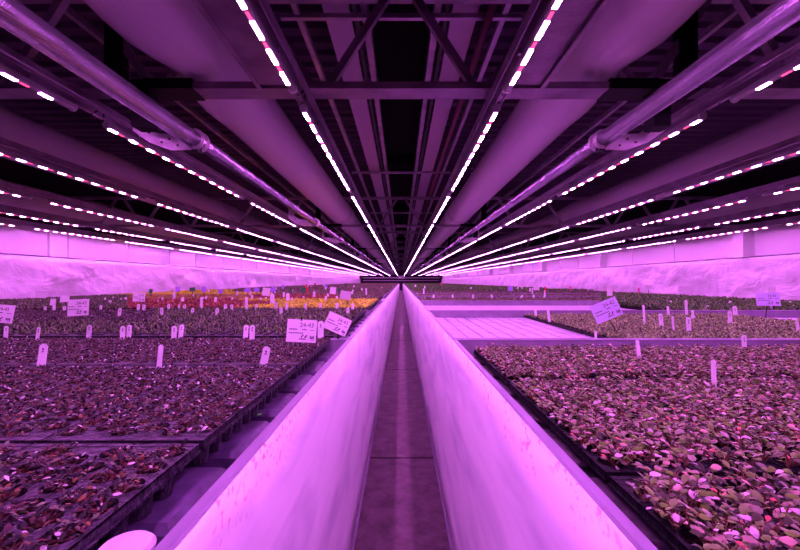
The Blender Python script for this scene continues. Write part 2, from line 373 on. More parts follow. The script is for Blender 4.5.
# ------------------------------------------------------------------ trays
TWS = {-1: .336, 1: .387}; TL = .742
def tray_mesh(nearlod, m, sd):
    TW = TWS[sd]; dd = .064 if sd < 0 else .026
    nx, nyy = 6, 11; px_, py_ = TW / nx * .985, (TL - .03) / (nyy + .5)
    t = MB(); so = MB(); zt = 0.; dep = -min(.035, dd)
    ex, ey = TW / 2, TL / 2
    x0 = -nx * px_ / 2; y0 = -(nyy + .5) * py_ / 2
    if nearlod:
        seg = 16 if nearlod == 2 else 8; r = min(px_, py_) * .455
        def cellface(cx, cy):
            o = len(t.v)
            for i in range(seg):
                a = 2 * math.pi * (i + .5) / seg; ca, sa = math.cos(a), math.sin(a)
                k = 1 / max(abs(ca) / (px_ / 2), abs(sa) / (py_ / 2))
                t.v.append((cx + ca * k, cy + sa * k, zt))
            for i in range(seg):
                a = 2 * math.pi * (i + .5) / seg; t.v.append((cx + r * math.cos(a), cy + r * math.sin(a), zt + .002))
            for i in range(seg):
                a = 2 * math.pi * (i + .5) / seg; t.v.append((cx + r * .8 * math.cos(a), cy + r * .8 * math.sin(a), dep))
            for i in range(seg):
                j = (i + 1) % seg
                t.face((o + i, o + j, o + seg + j, o + seg + i)); t.face((o + seg + i, o + seg + j, o + 2 * seg + j, o + 2 * seg + i))
            # square corners between the ring and the cell outline
            for sxx, syy in ((1, 1), (-1, 1), (-1, -1), (1, -1)):
                q = len(t.v); t.v.append((cx + sxx * px_ / 2, cy + syy * py_ / 2, zt))
                a = math.atan2(syy * py_, sxx * px_) % (2 * math.pi); i = int((a / (2 * math.pi) * seg) - .5) % seg
                t.face((o + i, q, o + (i + 1) % seg))
            q = len(so.v)
            for i in range(seg):
                a = 2 * math.pi * i / seg; so.v.append((cx + r * .93 * math.cos(a), cy + r * .93 * math.sin(a), -.008 + .002 * math.sin(3 * a)))
            so.v.append((cx, cy, -.004))
            for i in range(seg): so.face((q + i, q + (i + 1) % seg, q + seg))
        for i in range(nx):
            off = .5 * py_ if i % 2 else 0
            cx = x0 + (i + .5) * px_
            for k in range(nyy): cellface(cx, y0 + off + (k + .5) * py_)
            ya = y0 if i % 2 else y0 + nyy * py_
            t.box(cx - px_ / 2, cx + px_ / 2, ya, ya + .5 * py_, zt - .002, zt)
        # border
        xe = nx * px_ / 2; ye = (nyy + .5) * py_ / 2
        t.box(-ex, -xe, -ey, ey, zt - .003, zt + .001); t.box(xe, ex, -ey, ey, zt - .003, zt + .001)
        t.box(-xe, xe, -ey, -ye, zt - .003, zt + .001); t.box(-xe, xe, ye, ey, zt - .003, zt + .001)
        # skirt
        for a in (-1, 1):
            t.box(*sorted((a * ex, a * (ex - .003))), -ey, ey, -.016, zt); t.box(-ex, ex, *sorted((a * ey, a * (ey - .003))), -.016, zt)
            t.box(*sorted((a * (ex + .003), a * (ex - .003))), -ey, ey, -.018, -.013)
        # pot bodies seen below the skirt
        for a in (-1, 1):
            for k in range(nyy):
                t.tube([(a * (ex - .034), y0 + (k + .5) * py_, -dd), (a * (ex - .034), y0 + (k + .5) * py_, -.010)], [.020, .026], 10)
    else:
        t.box(-ex, ex, -ey, ey, -.018, zt); t.box(-ex + .012, ex - .012, -ey + .012, ey - .012, -dd, -.018)
        so.box(-ex + .01, ex - .01, -ey + .01, ey - .01, zt, zt + .002)
    return fix(t.mesh('plug_tray', m)), fix(so.mesh('soil', M['soil']))
TM = {'l': tray_mesh(2, M['tray_dust_sheen'], -1), 'r': tray_mesh(2, M['tray'], 1), 'm': tray_mesh(1, M['tray_dust_sheen'], -1), 'f': tray_mesh(0, M['tray'], 1), 'g': tray_mesh(0, M['tray'], -1)}
def put_tray(kind, x, y, label, group):
    o = link('seedling_tray', TM[kind][0], None, (x, y, TRAYZ[-1 if x < 0 else 1])); link('soil', TM[kind][1], o)
    tag(o, label, 'tray', group); return o
crop = {('left', 0): 'dark reddish', ('left', 1): 'grey-green', ('left', 2): 'red-yellow', ('left', 3): 'mixed', ('right', 0): 'oval-leaved',
        ('right', 1): 'pale green', ('right', 2): 'bushy green', ('right', 3): 'mixed'}
TRAYS = []
XT0 = {-1: .411, 1: .425}
for side, sx in (('left', -1), ('right', 1)):
    TW = TWS[sx]
    for k in range(4):
        reach = {0: 2.9, 1: 5.3, 2: XW - .3, 3: XW - .3}[k]
        if sx > 0 and k == 3: continue
        xs = XT0[sx]
        if sx > 0 and k == 1: xs = 1.44
        if sx > 0 and k == 2: xs = 3.50
        i = 0
        while xs + TW < reach:
            for r in range(3):
                yc = BENCH_Y0 + k * BENCH_L + .045 + (r + .5) * .7575
                xc = sx * (xs + TW / 2)
                if sx > 0 and k == 1 and r == 2 and xs > 3.75: continue
                kind = ('l' if sx < 0 else 'r') if k == 0 else ('m' if (k == 1 and sx < 0) else ('f' if sx > 0 else 'g'))
                put_tray(kind, xc, yc, 'tray of %s seedlings, %s %s bench, %s column from aisle, %s row'
                         % (crop[(side, k)], nth(k + 1), side, nth(i + 1), ('front', 'middle', 'back')[r]),
                         'seedling trays on the benches')
                TRAYS.append((sx, k, i, r, xc, yc))
            xs += TW + .005; i += 1
# trays further back: too many to tell apart
b = MB()
for side, sx in (('left', -1), ('right', 1)):
    for k in range(3 if sx > 0 else 4, NB):
        y0 = BENCH_Y0 + k * BENCH_L; TW = TWS[sx]; ZTRAY = TRAYZ[sx]
        xs = XT0[sx]
        while xs + TW < XW - .25:
            a, c = sorted((sx * xs, sx * (xs + TW)))
            for r in range(3): b.box(a, c, y0 + .045 + r * .7575, y0 + .045 + r * .7575 + TL, ZTRAY - (.064 if sx < 0 else .026), ZTRAY)
            xs += TW + .005
o = build('seedling_trays', b, M['tray']); tag(o, 'black seedling trays filling the far benches on both sides', 'trays', None, 'stuff')

# ------------------------------------------------------------------ plants
def leaf(length, width, arch, lod):
    """a leaf along +X from the origin; returns verts, faces"""
    if lod >= 2:
        st = [(0, .08), (.22, .62), (.5, 1.), (.78, .80), (1, .12)]
    elif lod == 1: st = [(0, .1), (.5, 1.), (1, .1)]
    else: st = [(0, .3), (.6, 1.)]
    v = []; f = []
    for t, w in st:
        x = length * (t if arch < 1.2 else t)
        z = arch * length * math.sin(t * 2.2) * .45
        v += [(x, -width * w / 2, z - .10 * width * w), (x, 0, z + .10 * width * w), (x, width * w / 2, z - .10 * width * w)] if lod else [(x, -width * w / 2, z), (x, width * w / 2, z)]
    c = 3 if lod else 2
    for i in range(len(st) - 1):
        for j in range(c - 1): f.append((i * c + j, (i + 1) * c + j, (i + 1) * c + j + 1, i * c + j + 1))
    return np.array(v), f
def plant(kind, seed, lod):
    r = random.Random(seed * 31 + 5); V = []; Fc = []; C = []; n = 0
    P = PAL[kind]; spec = SPEC[kind]
    nl = spec['n'] if lod == 2 else (max(4, spec['n'] * 2 // 3) if lod == 1 else max(3, spec['n'] // 2))
    big = (1, 1.25, 1.7)[2 - lod]
    for i in range(nl):
        L = spec['len'] * r.uniform(.65, 1.2) * big; W = L * spec['asp'] * r.uniform(.8, 1.2)
        v, f = leaf(L, W, spec['arch'] * r.uniform(.5, 1.3), lod)
        az = i * 2.4 + r.uniform(-.5, .5); el = r.uniform(*spec['el'])
        ht = spec['h'] * r.uniform(.25, 1.) ; ro = spec['ro'] * math.sqrt(r.random()); pa = r.uniform(0, 6.28) if kind in ('dark', 'fine', 'grey') else az + r.uniform(-.8, .8)
        m = Matrix.Rotation(az, 3, 'Z') @ Matrix.Rotation(-el, 3, 'Y') @ Matrix.Rotation(r.uniform(-.5, .5), 3, 'X')
        v = v @ np.array(m).T + np.array([ro * math.cos(pa), ro * math.sin(pa), ht])
        c = r.choices([p[0] for p in P], [p[1] for p in P])[0]; k = r.uniform(.75, 1.25)
        V.append(v); C.append(np.tile([c[0] * k, c[1] * k, c[2] * k, 1], (len(v), 1)))
        Fc += [tuple(n + a for a in q) for q in f]; n += len(v)
        if lod == 2:      # the stalk
            a = np.array([[0, 0, 0], [.0016, 0, 0], [0, .0016, 0]]); e = np.array([ro * math.cos(pa), ro * math.sin(pa), ht])
            sv = np.vstack([a, a + e]); V.append(sv); C.append(np.tile([*spec['stalk'], 1], (6, 1)))
            Fc += [(n, n + 1, n + 4, n + 3), (n + 1, n + 2, n + 5, n + 4), (n + 2, n, n + 3, n + 5)]; n += 6
    return np.vstack(V), Fc, np.clip(np.vstack(C), 0, 1)
PAL = {
 'dark': [((.06, .015, .022), 4), ((.012, .007, .01), 6), ((.14, .16, .09), 2), ((.50, .46, .48), 1.0), ((.17, .09, .03), 1.4)],  # near-black and pale entries paint in shade and small highlights
 'oval': [((.27, .25, .18), 4), ((.21, .29, .08), 4), ((.14, .26, .03), 3), ((.58, .12, .13), .7), ((.06, .06, .03), 5), ((.58, .46, .52), 1.6), ((.44, .30, .24), 1.5)],  # darkest entry paints shaded gaps between leaves, palest the leaf highlights
 'grey': [((.14, .22, .07), 4), ((.38, .38, .30), 1.6), ((.03, .025, .02), 5), ((.18, .30, .04), 2), ((.10, .04, .04), 2)],
 'red': [((.34, .06, .04), 5), ((.18, .05, .04), 3), ((.42, .20, .10), 2), ((.08, .04, .04), 3)],
 'yellow': [((.72, .88, .04), 6), ((.60, .60, .04), 3), ((.30, .36, .05), 1.5)],
 'orange': [((.50, .36, .05), 4), ((.34, .16, .06), 3), ((.2, .24, .10), 2), ((.08, .05, .05), 2)],
 'fine': [((.40, .56, .20), 5), ((.26, .42, .10), 3), ((.12, .10, .07), 4), ((.5, .52, .42), 1)],
 'bush': [((.10, .24, .06), 4), ((.20, .40, .08), 3), ((.04, .05, .03), 4), ((.50, .48, .52), 1.2)],
 'mix': [((.18, .26, .08), 4), ((.28, .18, .15), 3), ((.06, .05, .04), 4), ((.50, .44, .44), 1.3)],
}
SPEC = {
 'dark': dict(n=24, len=.0115, asp=.58, arch=.5, el=(-.4, .7), h=.013, ro=.027, stalk=(.2, .05, .05)),
 'oval': dict(n=9, len=.0175, asp=.62, arch=.7, el=(-.5, .35), h=.030, ro=.018, stalk=(.22, .10, .06)),
 'grey': dict(n=11, len=.022, asp=.35, arch=.6, el=(.1, 1.0), h=.016, ro=.014, stalk=(.2, .2, .05)),
 'red': dict(n=9, len=.028, asp=.5, arch=.6, el=(.0, .8), h=.02, ro=.014, stalk=(.3, .05, .05)),
 'yellow': dict(n=9, len=.028, asp=.5, arch=.6, el=(.0, .8), h=.02, ro=.014, stalk=(.5, .4, .05)),
 'orange': dict(n=9, len=.028, asp=.5, arch=.6, el=(.0, .8), h=.02, ro=.014, stalk=(.5, .3, .05)),
 'fine': dict(n=11, len=.018, asp=.45, arch=.5, el=(.0, .9), h=.022, ro=.02, stalk=(.3, .3, .1)),
 'bush': dict(n=11, len=.034, asp=.45, arch=.6, el=(.1, 1.0), h=.035, ro=.02, stalk=(.2, .3, .1)),
 'mix': dict(n=9, len=.030, asp=.45, arch=.6, el=(.1, .9), h=.025, ro=.016, stalk=(.2, .2, .1)),
}
def colour_mesh(name, V, faces_flat, loops, C, quads):
    me = bpy.data.meshes.new(name)
    nf = len(faces_flat) // 4
    me.vertices.add(len(V)); me.vertices.foreach_set('co', np.ascontiguousarray(V, np.float32).ravel())
    me.loops.add(nf * 4); me.loops.foreach_set('vertex_index', faces_flat)
    me.polygons.add(nf); me.polygons.foreach_set('loop_start', np.arange(0, nf * 4, 4, dtype=np.int32))
    me.update(calc_edges=True)
    at = me.color_attributes.new('leaf_colour', 'FLOAT_COLOR', 'POINT'); at.data.foreach_set('color', np.ascontiguousarray(C, np.float32).ravel())
    me.polygons.foreach_set('use_smooth', [True] * nf)
    me.materials.append(M['leaf']); me.validate(); return me
VAR = {}
def variants(kind, lod, n=10):
    if (kind, lod) not in VAR: VAR[(kind, lod)] = [plant(kind, s, lod) for s in range(n)]
    return VAR[(kind, lod)]
def mass(name, kind, lod, pts, scale=1., zs=1.):
    """one mesh of plants at pts (N,3)"""
    vs = variants(kind, lod); Vs = []; Fs = []; Cs = []; base = 0
    idx = NR.randint(0, len(vs), len(pts))
    for i, (V, Fc, C) in enumerate(vs):
        p = pts[idx == i]
        if not len(p): continue
        a = NR.uniform(0, 2 * np.pi, len(p)); s = NR.uniform(.8, 1.2, len(p)) * scale
        ca, sa = np.cos(a) * s, np.sin(a) * s
        X = V[None, :, 0] * ca[:, None] - V[None, :, 1] * sa[:, None] + p[:, None, 0]
        Y = V[None, :, 0] * sa[:, None] + V[None, :, 1] * ca[:, None] + p[:, None, 1]
        Z = V[None, :, 2] * s[:, None] * zs + p[:, None, 2]
        Vs.append(np.stack([X, Y, Z], -1).reshape(-1, 3))
        Fa = np.array(Fc, np.int32); Fs.append((Fa[None] + (np.arange(len(p)) * len(V))[:, None, None] + base).reshape(-1))
        tint = NR.uniform(.75, 1.25, (len(p), 1, 1)); CC = C[None] * tint; CC[..., 3] = 1
        Cs.append(np.clip(CC, 0, 1).reshape(-1, 4)); base += len(p) * len(V)
    return colour_mesh(name, np.vstack(Vs), np.concatenate(Fs), None, np.vstack(Cs), None)
def single(kind, i, lod=2):
    V, Fc, C = variants(kind, lod)[i]
    return colour_mesh('seedling', V, np.array(Fc, np.int32).reshape(-1), None, C, None)
# -- front benches: one plant in every pot; the nearest are objects of their own
py_ = (TL - .03) / 11.5
def pots(xc, yc):
    out = []; px_ = TWS[-1 if xc < 0 else 1] / 6 * .985
    for i in range(6):
        for k in range(11):
            out.append((xc - 3 * px_ + (i + .5) * px_, yc - 11.5 * py_ / 2 + (.5 if i % 2 else 0) * py_ + (k + .5) * py_))
    return out
for sx, kind, side, look, nper in ((-1, 'dark', 'left', 'small dark reddish seedling', 2), (1, 'oval', 'right', 'pink and green oval-leaved seedling', 5)):
    cand = []; rest = []; ZTRAY = TRAYZ[sx]
    for (s2, k, i, r, xc, yc) in TRAYS:
        if s2 != sx or k != 0: continue
        for (x, y) in pots(xc, yc):
            for q in range(nper):
                dx, dy = (R.uniform(-.006, .006), R.uniform(-.006, .006)) if q == 0 else ((R.uniform(-.03, .03), R.uniform(-.034, .034)) if sx > 0 else (R.uniform(-.014, .014), R.uniform(-.02, .02)))
                p = (x + dx, y + dy, ZTRAY + (-.006 if q == 0 or sx < 0 else .001))
                px = VX + F * p[0] / p[1]; py = VY + F * (H - p[2]) / p[1]
                if -10 < px < 810 and py < 558: cand.append((p[0] ** 2 + p[1] ** 2, p, i, r))
                else: rest.append(p)
    cand.sort()
    meshes = [single(kind, i) for i in range(10)]
    for d, p, i, r in cand[:300]:
        o = link('dark_seedling' if sx < 0 else 'oval_leaf_seedling', meshes[R.randrange(10)], None, p, (R.uniform(-.12, .12), R.uniform(-.12, .12), R.uniform(0, 6.28)))
        s = R.uniform(.85, 1.2); o.scale = (s, s, s)
        tag(o, '%s, %s tray, %s column, front %s bench' % (look, ('front', 'middle', 'back')[r], nth(i + 1), side), 'seedling',
            'seedlings in the front %s bench, %s column, %s tray' % (side, nth(i + 1), ('front', 'middle', 'back')[r]))
    pts = np.array([c[1] for c in cand[300:]] + rest)
    o = link('seedling_bed', mass('seedling_bed', kind, 2, pts))
    tag(o, ('dark reddish seedlings' if sx < 0 else 'pink and green oval-leaved seedlings') + ' filling the rest of the front %s bench' % side, 'seedlings', None, 'stuff')
# -- everything further back
def zone(side, x, Y):
    a = abs(x) / Y
    if side < 0:
        k = int((Y - BENCH_Y0) / BENCH_L)
        if k == 1:
            return 'dark' if (a > .62 and Y > 3.15) else 'grey'
        if k == 2:
            if a < .36 + .05 * math.sin(Y * 3): return 'yellow'
            if a < .68: return 'red' 
            return 'grey'
        if k == 3:
            if a < .16: return 'mix'
            if .38 < a < .68: return 'orange'
            return 'red' if a < .38 else 'grey'
        if k == 4:
            return 'yellow' if a > .32 else 'mix'
        if k == 5: return 'yellow' if a > .42 else 'mix'
        return 'mix' if k % 3 else 'grey'
    k = int((Y - BENCH_Y0) / BENCH_L)
    if k == 1: return 'fine'
    if k == 2: return 'bush'
    if k in (3, 4): return 'mix' if a < .5 else 'bush'
    return 'mix' if k % 2 else 'bush'
groups = {}
def addp(kind, lod, side, p): groups.setdefault((kind, lod, side), []).append(p)
for (sx, k, i, r, xc, yc) in TRAYS:
    if k == 0: continue
    for (x, y) in pots(xc, yc):
        nn = 4 if (k == 1 and sx > 0) else 2
        if k == 1 and sx < 0 and R.random() < .06: continue
        for q in range(nn):
            xx, yy = x + R.uniform(-.026, .026), y + R.uniform(-.03, .03); ZTRAY = TRAYZ[sx]
            addp(zone(sx, xx, yy), 1, sx, (xx, yy, ZTRAY - .002))
for sx in (-1, 1):
    for k in range(3 if sx > 0 else 4, NB):
        y0 = BENCH_Y0 + k * BENCH_L + .06; y1 = y0 + BENCH_L - .14
        dens = 260 if k < 6 else (130 if k < 11 else 60)
        lo = XT0[sx]; n = int(dens * (y1 - y0) * (XW - .35 - lo))
        xs = NR.uniform(lo, XW - .35, n) * sx; ys = NR.uniform(y0, y1, n)
        for x, y in zip(xs, ys): addp(zone(sx, x, y), 0 if k >= 5 else 1, sx, (x, y, TRAYZ[sx] - .002))
NAMES = {'grey': 'grey-green seedlings', 'dark': 'dark red seedlings', 'red': 'red-leaved plants', 'yellow': 'bright yellow plants', 'orange': 'orange-leaved plants',
         'fine': 'fine pale brown-green seedlings', 'bush': 'bushy green plants', 'mix': 'mixed green and reddish plants'}
WHERE = {('grey', 1, -1): 'on the second left bench', ('dark', 1, -1): 'at the back left of the second left bench', ('red', 1, -1): 'on the third left bench',
         ('yellow', 1, -1): 'on the third left bench by the aisle', ('fine', 1, 1): 'on the second right bench', ('bush', 1, 1): 'on the third right bench'}
for (kind, lod, side), pts in groups.items():
    pts = np.array(pts); farish = lod == 0
    zs = {'bush': 1.25}.get(kind, 1.)
    o = link('plant_bed', mass('plant_bed', kind, lod, pts, 1.3 if farish else 1.0, zs))
    wh = WHERE.get((kind, lod, side), 'on the %s benches %s of the aisle' % ('far' if farish else 'middle', 'left' if side < 0 else 'right'))
    tag(o, NAMES[kind] + ' ' + wh, 'plants', None, 'stuff')

# ------------------------------------------------------------------ lamps
LAMPX = {-1: [.565, 1.89, 3.10, 4.42, 5.75, 6.88], 1: [.555, 1.83, 3.04, 4.20, 5.45, 6.70]}
HL = 1.0
def lamp_parts(L):
    body = MB(); w = .018
    pr = [(-w, .016), (-w, -.004), (-.013, -.012), (.013, -.012), (w, -.004), (w, .016), (.010, .026), (-.010, .026)]
    body.extr(pr, .012, L - .012)
    cap = MB(); cap.tube([(0, 0, .004), (0, .014, .004)], .024, 12)
    return fix(body.mesh('lamp_body', M['lamp_body'])), fix(cap.mesh('end_cap', M['lamp_cap']))
NLED = 11
def led_mesh(n, p, red, dl):
    a = MB()
    for i in range(n):
        y = .03 + i * p
        if red: a.box(-.006, .006, y + dl + .02, y + min(p - .008, dl + .065), -.015, -.011)
        else: a.box(-.0085, .0085, y, y + dl, -.017, -.012)
    return a
LL = {}
for key, L, dl in (('a', 2.10, .115), ('b', 2.22, .07)):
    bm, cm = lamp_parts(L); p = (L - .05) / NLED
    LL[key] = dict(L=L, body=bm, cap=cm, p=p, one=fix(led_mesh(1, p, False, dl).mesh('led_module', M['led'])), redone=fix(led_mesh(1, p, True, dl).mesh('red_led', M['led_red'])),
                   row=fix(led_mesh(NLED, p, False, dl).mesh('led_row', M['led'])), redrow=fix(led_mesh(NLED - 1, p, True, dl).mesh('red_led_row', M['led_red'])))
cb = MB(); pts = []
for i in range(9):
    t = i / 8 * math.pi; pts.append((.0 + .03 * math.sin(t), -.02 - .10 * i / 8 , .02 + .045 * math.sin(t)))
cb.tube(pts, .004, 6); CABLE = fix(cb.mesh('cable', M['black'], True))
clip = MB(); clip.box(-.026, .026, .0, .02, .024, .05); CLIP = fix(clip.mesh('clip', M['rail']))
lamps = []
for sx in (-1, 1):
    for r in range(6):
        start, pitch = (2.31, 2.315) if r == 0 else ((2.56, 2.47) if sx < 0 else (2.42, 2.44))
        if r == 2: start -= -.05 if sx < 0 else .05
        k = -1 if r < 4 else 0
        y = start - (2 if k < 0 else 1) * pitch; n = 0
        # the lamp beside the camera is the first one
        if r >= 4: y = start - pitch
        while y + 2.1 < YEND:
            lamps.append((y, sx, r, n)); y += pitch; n += 1
lamps.sort(key=lambda t: t[0] + (0 if t[0] > 0 else 0))
nears = lamps[:300]; fars = lamps[300:]
for (y, sx, r, n) in nears:
    K = LL['a' if r == 0 else 'b']; side = 'left' if sx < 0 else 'right'
    x = sx * LAMPX[sx][r] * HL
    o = link('grow_light', K['body'], None, (x, y, H + HL))
    ny = sum(1 for q in lamps if q[1] == sx and q[2] == r and q[0] < y and q[0] + 2.1 > .0 and not (q[0] + 2.1 < .9))
    front = nth(max(1, ny + 1))
    if y < -1.2: lab = 'LED grow lamp overhead behind the front one, row %s %s of the aisle' % (nth(r + 1), side)
    else: lab = 'LED grow lamp, %s from the front in the %s row %s of the aisle' % (front, nth(r + 1), side)
    tag(o, lab, 'lamp', 'LED grow lamps in rows under the roof')
    link('end_cap', K['cap'], o); link('end_cap', K['cap'], o, (0, K['L'] - .014, 0))
    if y < 9:
        link('cable', CABLE, o)
        for q in (.3, K['L'] - .3): link('clip', CLIP, o, (0, q, 0))
        for i in range(NLED):
            link('led_module', K['one'], o, (0, i * K['p'], 0))
            if i < NLED - 1: link('red_led', K['redone'], o, (0, i * K['p'], 0))
    else:
        link('led_row', K['row'], o); link('red_led_row', K['redrow'], o)
if fars:
    b = MB(); c = MB()
    for (y, sx, r, n) in fars:
        x = sx * LAMPX[sx][r] * HL; z = H + HL; K = LL['b']
        b.box(x - .018, x + .018, y, y + 2.1, z - .012, z + .024)
        for i in range(NLED): c.box(x - .0085, x + .0085, y + .03 + i * K['p'], y + .10 + i * K['p'], z - .017, z - .012)
    o = build('grow_lights', b, M['lamp_body']); tag(o, 'farthest LED grow lamps of all the rows near the end wall', 'lamps', 'LED grow lamps in rows under the roof', 'stuff')
    build('led_row', c, M['led'], o)['kind'] = 'stuff'
# rails the lamps hang from
for sx in (-1, 1):
    for r in range(6):
        side = 'left' if sx < 0 else 'right'; x = sx * LAMPX[sx][r]; z = H + HL
        b = MB(); w = .040
        pr = [(-w, .045), (-w, .105), (w, .105), (w, .045), (w - .006, .045), (w - .006, .097), (-w + .006, .097), (-w + .006, .045)]
        b.extr([(x + p[0], z + p[1]) for p in pr], -1.2, YEND - .3)
        b.box(x - .012, x + .012, -1.2, YEND - .3, z + .026, z + .105)
        o = build('lamp_rail', b, M['rail'])
        tag(o, 'long grey metal rail carrying the %s row of lamps %s of the aisle' % (nth(r + 1), side), 'rail', 'lamp rails under the roof')
        if r > 0:     # thin wire conduit beside the rail
            b = MB(); b.tube([(x - sx * .11, -1.2, z + .03), (x - sx * .11, YEND - .3, z + .03)], .006, 6)
            for q in range(28): b.box(*sorted((x - sx * .03, x - sx * .12)), -.9 + q * 2.4, -.885 + q * 2.4, z + .035, z + .05)
            o = build('wire_conduit', b, M['rail'])
            tag(o, 'thin metal conduit beside the %s lamp row %s of the aisle' % (nth(r + 1), side), 'conduit', 'thin conduits beside the lamps')
# wide cable trays next to the first lamp of the two middle rows
for sx in (-1, 1):
    b = MB(); x = sx * .70; z = H + 1.115
    b.box(x - .13, x + .13, -1.2, 2.33, z + .03, z + .034)
    for a in (-1, 1): b.box(*sorted((x + a * .13, x + a * .126)), -1.2, 2.33, z, z + .034); b.box(*sorted((x + a * .13, x + a * .105)), -1.2, 2.33, z - .001, z + .003)
    tag(build('cable_tray', b, M['beam']), 'flat metal cable tray above the first lamp %s of the aisle' % ('left' if sx < 0 else 'right'), 'cable tray')

# ------------------------------------------------------------------ trusses
TY = [2.34 + 5.88 * i for i in range(12) if 2.34 + 5.88 * i < YEND - 1]
ZB = H + 1.13; ZTOP = H + 1.73
def truss():
    root = bpy.data.objects.new('roof_truss', None); col.objects.link(root)
    b = MB(); b.box(-XW + .1, XW - .1, 0, .14, ZB, ZB + .006); b.box(-XW + .1, XW - .1, 0, .006, ZB, ZB + .04); b.box(-XW + .1, XW - .1, .134, .14, ZB, ZB + .04); b.box(-XW + .1, XW - .1, 0, .14, ZB + .034, ZB + .04)
    build('bottom_chord', b, M['beam'], root)
    b = MB(); b.box(-XW + .1, XW - .1, .03, .11, ZTOP - .03, ZTOP + .02); build('top_chord', b, M['beam'], root)
    for k in range(-7, 8):
        for s in (-1, 1):
            xb = k * .97 + .485; xt = xb + s * .40
            if abs(xb) > XW - .3 or abs(xt) > XW - .3: continue
            b = MB(); b.bar((xb + s * .04, .07, ZB + .03), (xt, .07, ZTOP - .02), .045, .045, (0, 1, 0)); build('diagonal', b, M['beam'], root)
    return root
T0 = truss()
for i, y in enumerate(TY):
    t = T0 if i == 0 else copy_tree(T0)
    t.location = (0, y, 0)
    tag(t, 'grey steel lattice roof truss spanning the hall, %s from the front' % nth(i + 1), 'truss', 'roof trusses across the hall')
for i, y in enumerate(TY):         # white columns under the trusses on the right, flush posts on the left
    for sx, d in ((1, .24), (-1, .05)):
        b = MB(); b.box(*sorted((sx * (XW - d), sx * (XW - .001))), y - .02, y + .24, ZF + .02, ZWT - .01)
        o = build('wall_column', b, M['wallpanel'])
        tag(o, ('white boxed column standing out of the right wall, %s from the front' if sx > 0 else 'flat white post on the left wall, %s from the front') % nth(i + 1), 'column', 'wall columns')

# ------------------------------------------------------------------ ducts
DX = {-1: [1.235, 3.73, 6.30], 1: [1.18, 3.66, 6.15]}
for sx in (-1, 1):
    for q, x in enumerate(DX[sx]):
        side = 'left' if sx < 0 else 'right'; r0 = .225 if q < 2 else .21; z0 = H + 1.41
        pts = []; rs = []; y = -1.2
        while y < YEND - .5:
            d = min(abs(y - (t + .07)) for t in TY)
            sag = .045 * (1 - math.exp(-(d / .28) ** 2)); bulge = 1 + .07 * math.exp(-((d - .42) / .22) ** 2) - .03 * math.exp(-(d / .2) ** 2)
            pts.append((sx * x, y, z0 + .03 - sag)); rs.append(r0 * bulge)
            y += .14 if y < 16 else .6
        b = MB(); b.tube(pts, rs, 28)
        o = build('air_duct', b, M['duct'], None, True)
        tag(o, 'fat pale plastic air duct, %s from the aisle on the %s' % (nth(q + 1), side), 'air duct', 'air ducts under the roof')
        b = MB(); b.box(sx * (x + r0 * .86) - .01, sx * (x + r0 * .86) + .01, -1.2, YEND - .5, z0 + .12, z0 + .20)
        s_ = build('side_seam', b, M['rail'], o)

# ------------------------------------------------------------------ pipes, hangers
for sx, side, x, rr, gy in ((-1, 'left', 1.275, .043, [2.50, 5.95, 8.5, 14.2, 20.1]), (1, 'right', 1.245, .040, [2.50, 8.4, 14.2, 20.1])):
    z = H + .88
    b = MB(); b.tube([(sx * x, -1.2, z), (sx * x, YEND - .4, z)], rr, 24)
    o = build('steel_pipe', b, M['pipe'], None, True)
    tag(o, 'long round steel pipe running down the hall %s of the aisle' % side, 'pipe')
    b = MB(); b.tube([(sx * x, -1.2, z), (sx * x, gy[0] - .02, z)], rr * 1.04, 24); b.box(sx * (x + rr * .3) - .002, sx * (x + rr * .3) + .002, -1.2, gy[0] - .02, z - rr * 1.35, z)
    build('sleeve', b, M['pipe'], o, True)
    for i, y in enumerate(gy):
        root = bpy.data.objects.new('pipe_hanger', None); col.objects.link(root); root.location = (sx * x, y, z)
        tag(root, 'zinc bracket clamping the steel pipe %s of the aisle, %s from the front' % (side, nth(i + 1)), 'bracket', 'pipe brackets')
        b = MB()      # stepped arm plate from the clamp up to the truss
        P = [(.03, -.055), (.16, -.06), (.30, -.01), (.40, .06), (.40, .22), (.32, .22), (.32, .10), (.24, .045), (.06, .035), (.03, .03)]
        o_ = len(b.v); n = len(P)
        for yy in (0, .006):
            for p in P: b.v.append((sx * p[0], yy, p[1]))
        for a in range(n): b.face((o_ + a, o_ + (a + 1) % n, o_ + n + (a + 1) % n, o_ + n + a))
        b.face(tuple(range(o_, o_ + n))); b.face(tuple(range(o_ + n, o_ + 2 * n)))
        build('arm', b, M['bracket'], root)
        for (hx, hz) in ((.08, .0), (.12, -.03), (.17, .01), (.22, -.01), (.30, .05), (.36, .12)):
            b = MB(); b.tube([(sx * hx, -.006, hz), (sx * hx, .010, hz)], .007, 8); build('bolt', b, M['dark_steel'], root)
        b = MB()
        for yy in (-.03, .03): b.tube([(0, yy - .006, 0), (0, yy + .006, 0)], rr * 1.5, 20)
        build('clamp', b, M['bracket'], root, True)
        b = MB(); b.box(-.018, .018, -.028, .028, -rr * 1.75, -rr * .9); build('clamp_block', b, M['black'], root)
for sx, side in ((-1, 'left'), (1, 'right')):
    for i, y in enumerate(TY[:5]):
        b = MB()
        b.box(*sorted((sx * 1.22, sx * 1.50)), y - .012, y + .152, ZB - .005, ZB + .055)
        b.box(*sorted((sx * 1.48, sx * 1.58)), y + .0, y + .10, ZB - .22, ZB + .055)
        b.box(*sorted((sx * 1.66, sx * 1.76)), y + .03, y + .10, ZB + .03, ZR - .04)
        b.box(*sorted((sx * 1.48, sx * 1.76)), y + .0, y + .13, ZB - .004, ZB + .05)
        o = build('splice_bracket', b, M['black'])
        tag(o, 'black steel post and splice bracket on the %s truss, %s of the aisle' % (nth(i + 1), side), 'bracket', 'black brackets on the trusses')

